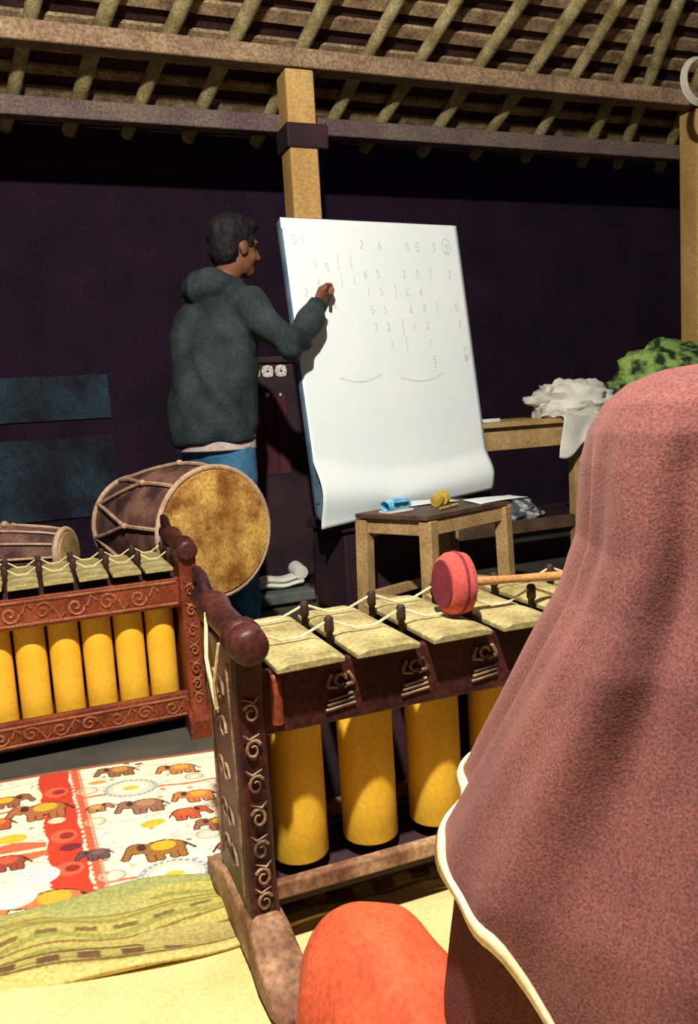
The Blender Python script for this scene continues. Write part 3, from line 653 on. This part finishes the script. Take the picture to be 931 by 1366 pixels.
for hp_, sx in ((hipR, 1), (hipL, -1)):
    k = hp_+Fd*.03; a = hp_-Fd*.02+Rd*sx*.02
    b.tube([Vector((hp_.x, hp_.y, .90))-PX, Vector((k.x, k.y, .48))-PX, Vector((a.x, a.y, .30))-PX, Vector((a.x, a.y, .07))-PX], [.085, .056, .054, .038], 12)
    fo = Vector((a.x, a.y, .035))-PX; b.tube([fo-Fd*.06, fo, fo+Fd*.10+Vector((0, 0, -.005)), fo+Fd*.18+Vector((0, 0, -.012))], [.030, .034, .032, .018], 10)
# right hand: palm, four curled fingers and a thumb closing on a marker
hx = (Vector((1.300, 3.415, 1.482))-wrR).normalized(); hn = Vector((-.60, .05, .62)); hn = (hn-hx*hn.dot(hx)).normalized(); hs = hx.cross(hn)
def hp2(x, y, z): return wrR-PX+hx*x+hs*y+hn*z
def fingers(P, b):
    b.tube([P(-.01, 0, 0), P(.03, 0, 0), P(.075, 0, .0), P(.095, 0, -.004)], [.026, .032, .036, .026], 12, flat=.62)
    for i, (y, l) in enumerate(((-.030, .85), (-.010, 1.0), (.010, .95), (.029, .75))):
        b.tube([P(.07, y, .004), P(.098, y, .012), P(.098+.024*l, y*.9, -.008), P(.090+.016*l, y*.8, -.036*l), P(.076, y*.75, -.042*l)], [.0105, .0105, .0095, .0088, .0075], 8)
    b.tube([P(.018, -.026, -.008), P(.048, -.044, -.022), P(.078, -.034, -.038), P(.098, -.018, -.042)], [.012, .0115, .0100, .0085], 8)
fingers(hp2, b)
lx = Vector((.3, .05, -.9)).normalized(); ln = Vector((0, 1, 0)); ln = (ln-lx*ln.dot(lx)).normalized(); ls = lx.cross(ln)
fingers(lambda x, y, z: wrL-PX+lx*x+ls*y+ln*z, b)
mobj('body', remesh(b, .0065, 2), 'skin', man)
# hair cap
h = MB(); h.ell(hd(-.024, 0, .055), (.106, .092, .090), HM, 28, 18); h.ell(hd(-.058, 0, .0), (.062, .084, .09), HM, 20, 14); h.ell(hd(.045, 0, .098), (.055, .068, .034), HM, 16, 10)
for s in (-1, 1): h.ell(hd(.030, s*.068, .030), (.016, .014, .036), HM, 10, 8)
mobj('hair', remesh(h, .007, 2, .007, 38), 'hair', man)
# jacket
j = MB()
loft(j, [((.765, 3.465), .195, .150, .835), ((.765, 3.465), .202, .156, .87), ((.770, 3.467), .205, .160, 1.0), ((.785, 3.468), .200, .158, 1.15), ((.795, 3.468), .205, .150, 1.28), ((.812, 3.47), .185, .128, 1.385), ((.828, 3.474), .13, .10, 1.445), ((.84, 3.475), .085, .08, 1.49)], 32, PX)
for s_, e_, w_ in ((shR, elR, wrR), (shL, elL, wrL)):
    j.tube([NB-PX+Vector((0, 0, -.10)), NB*.35+s_*.65-PX+Vector((0, 0, -.02)), s_-PX], [.095, .090, .080], 16)
    j.ell(s_-PX, (.084, .084, .084)); j.ell(e_-PX, (.068, .068, .068))
    j.tube([s_-PX, s_*.5+e_*.5-PX+Vector((0, 0, -.006)), e_-PX], [.084, .075, .066], 16)
    j.tube([e_-PX, e_*.55+w_*.45-PX, e_*.1+w_*.9-PX, w_-PX+(e_-w_).normalized()*.008], [.067, .060, .050, .046], 16)
# hood lying on the back of the neck
j.tube([NB-PX+Rd*.10+Vector((.02, 0, -.005)), NB-PX+Rd*.085-Fd*.075+Vector((0, 0, .010)), NB-PX-Fd*.12+Vector((0, 0, .004)), NB-PX-Rd*.085-Fd*.075+Vector((0, 0, .010)), NB-PX-Rd*.10+Vector((.02, 0, -.005))], [.040, .056, .066, .056, .040], 14)
jm = remesh(j, .0085, 5)
def wrinkle(p):                # sleeve and back folds
    q = Vector((p.x*4, p.y*4, p.z*1.5)); arm = max(0, min(1, (p.x-.12)*9)); w = noise.noise(p*5)
    back = math.sin((p.x*.87-p.y*.5)*42+p.z*10+4*w)*max(0, min(1, (1.32-p.z)*5))*(1-arm)
    return .016*noise.noise(q*1.9+Vector((3, 1, 0)))+.006*noise.noise(p*15)+.008*math.sin(p.z*36+p.x*26+5*w)*arm+.007*back
displace(jm, wrinkle)
mobj('jacket', jm, 'jacket', man)
s = MB(); loft(s, [((.767, 3.466), .176, .132, .80), ((.767, 3.466), .184, .140, .806), ((.767, 3.466), .184, .14, .86)], 32, PX); s.build('shirt_hem', 'shirt', man, True)
t = MB(); loft(t, [((.775, 3.47), .165, .122, .86), ((.775, 3.47), .17, .126, .80), ((.777, 3.47), .155, .11, .74)], 28, PX)
for hp_, sx in ((hipR, 1), (hipL, -1)):
    k = hp_+Fd*.03; a = hp_-Fd*.02+Rd*sx*.02
    t.tube([Vector((hp_.x, hp_.y, .84))-PX, Vector((hp_.x, hp_.y, .72))-PX, Vector((k.x, k.y, .48))-PX, Vector((a.x, a.y, .28))-PX, Vector((a.x, a.y, .05))-PX], [.088, .096, .078, .070, .062], 16)
mobj('jeans', remesh(t, .009, 4, .006, 9), 'jeans', man)
# marker pen in the hand and its cap
mk = thing('marker_pen', PX+hp2(.10, -.004, -.03)); tag(mk, 'dark marker pen held in the raised writing hand', 'pen')
mdir = Vector((.35, .75, .35)).normalized()
MB().lathe([(-.075, .006), (-.074, .0075), (.012, .0075), (.018, .005)], (0, 0, 0), mdir, 12).build('barrel', 'darkwood', mk, True)
MB().lathe([(.018, .0045), (.026, .0025), (.030, .0015)], (0, 0, 0), mdir, 10).build('tip', 'ink', mk, True)
# ================================================================== SEATED PERSON, SEEN FROM BEHIND
q1 = Vector((-.80, .60, 0)); q2 = Vector((.60, .80, 0)); PC = Vector((.625, .605, .008))
sit = thing('person', PC); tag(sit, 'person in long rust-red headscarf seated at right foreground seen from behind', 'person')
def sec(z, tab):
    zs = [t[0] for t in tab]; return [float(np.interp(z, zs, [t[i] for t in tab])) for i in range(1, len(tab[0]))]
#        z      a      b     shift towards q2
SH = [(.20, .3057, .2354, .03), (.30, .3057, .2354, .025), (.40, .2973, .2289, .02), (.47, .2908, .2239, .02), (.55, .2499, .1999, .015), (.60, .2234, .1877, .012), (.65, .198, .1742, .006), (.70, .1726, .1623, .0), (.75, .1447, .1447, .0), (.80, .1273, .1336, .0), (.84, .1254, .1317, .004), (.88, .1234, .1308, .01), (.91, .1183, .1266, .012), (.935, .1035, .113, .012), (.952, .082, .088, .012), (.963, .050, .054, .012), (.9675, .022, .024, .012), (.969, .004, .004, .012)]
def fold(phi, z):      # drapery folds fanning out from the head over the shoulders
    A = float(np.interp(z, [.2, .45, .6, .78, .88, .93], [.02, .035, .06, .075, .04, 0])); w = phi+.55*(z-.9)
    A *= 1+.7*max(0, -math.sin(phi+.35))
    return 1+A*(math.sin(6*w+.6*math.sin(2*w)+.3)*.8+.45*math.sin(11*w+1.0-2*z)+.2*math.sin(19*w+3*z))
def hem(phi):   # height of the scarf's lower edge around the body; phi 0 = the left, pi/2 = away
    g = math.degrees((phi+math.pi) % (2*math.pi)-math.pi)
    return float(np.interp(g, HG, HZ))
HG = np.array([-180, -110, -80, -62, -52, -45, -25, 0, 20, 60, 90, 150, 180]); HZ = np.array([.25, .20, .25, .335, .39, .432, .462, .487, .51, .50, .42, .30, .25])
NU, NV = 220, 150
def shawl(u, v):
    phi = 2*math.pi*u-math.pi; z0 = hem(phi); z = z0+(.969-z0)*(1-(1-v)**1.5)
    a, bb, s = sec(z, SH)
    k = fold(phi, z)
    p = q1*(a*k*math.cos(phi))+q2*(bb*k*math.sin(phi)+s)
    return (p.x, p.y, z-PC.z+.006*noise.noise(Vector((p.x*9, p.y*9, z*9))))
MB().grid(shawl, NU, NV, True).build('headscarf', 'shawl', sit, True, solid=.004)
rb = MB(); n = 180; vs = []
for k in range(n):
    phi = 2*math.pi*k/n
    for w in (0, 1):
        z = hem(phi)+(.0 if w == 0 else .013+.003*math.sin(phi*14)); a, bb, s = sec(z, SH); kk = fold(phi, z)+.022
        p = q1*(a*kk*math.cos(phi))+q2*(bb*kk*math.sin(phi)+s); vs.append((p.x, p.y, z-PC.z))
rb.add(vs, [(2*k, 2*((k+1) % n), 2*((k+1) % n)+1, 2*k+1) for k in range(n)]); rb.build('hem_trim', 'ribbon', sit, True, solid=.005)
# dress: body under the scarf, seated, arm reaching to the keys hidden in front
d = MB()
DR = [(.0, .285, .25, .03), (.10, .30, .25, .03), (.22, .297, .225, .02), (.36, .288, .215, .02), (.47, .272, .205, .015), (.52, .235, .18, .01), (.62, .19, .15, .0), (.70, .14, .12, 0)]
def dress(u, v):
    phi = 2*math.pi*u; z = .70*v; a, bb, s = sec(z, DR); k = 1+.02*math.sin(phi*8+z*14)
    p = q1*(a*k*math.cos(phi))+q2*(bb*k*math.sin(phi)+s); return (p.x, p.y, z)
d.grid(dress, 70, 30, True); d.f += [tuple(range(70))[::-1], tuple(range(70*29, 70*30))]
d.build('dress', 'dress', sit, True)
# orange cloth over the left knee
kc = MB()
def knee(u, v):
    t = 2*math.pi*u; p = math.pi*(v*.996+.002); dd = Vector((math.sin(p)*math.cos(t), math.sin(p)*math.sin(t), -math.cos(p)))
    k = 1+.06*noise.noise(dd*2.2)+.03*math.sin(dd.z*11+dd.y*5+dd.x*3)*max(0, dd.x+.25)+.012*noise.noise(dd*5)
    return Vector((dd.x*.108*k, dd.y*.165*k, max(dd.z*.160*k, -.158)))+Vector((.345, .860, .165))-PC
kc.grid(knee, 60, 40, True); kc.build('skirt_knee', 'orange', sit, True)
# face inside the scarf opening (turned away from the camera)
fc = MB(); FM = Matrix((q2, q1, Vector((0, 0, 1)))).transposed()
def fd(x, y, z): return FM @ Vector((x, y, z))+Vector((0, 0, .85-PC.z))
fc.ell(fd(.075, 0, 0), (.062, .062, .088), FM, 20, 14); fc.tube([fd(.128, 0, .02), fd(.140, 0, -.006), fd(.148, 0, -.024), fd(.130, 0, -.034)], [.008, .010, .014, .010], 8)
for s in (-1, 1): fc.ell(fd(.122, s*.028, .024), (.014, .022, .009), FM, 10, 8); fc.ell(fd(.110, s*.036, -.03), (.022, .02, .024), FM, 10, 8)
fc.ell(fd(.134, 0, -.054), (.010, .022, .006), FM, 10, 8); fc.ell(fd(.130, 0, -.064), (.010, .020, .007), FM, 10, 8)
mobj('body', remesh(fc, .006, 3), 'skin', sit)
bpy.context.view_layer.update()
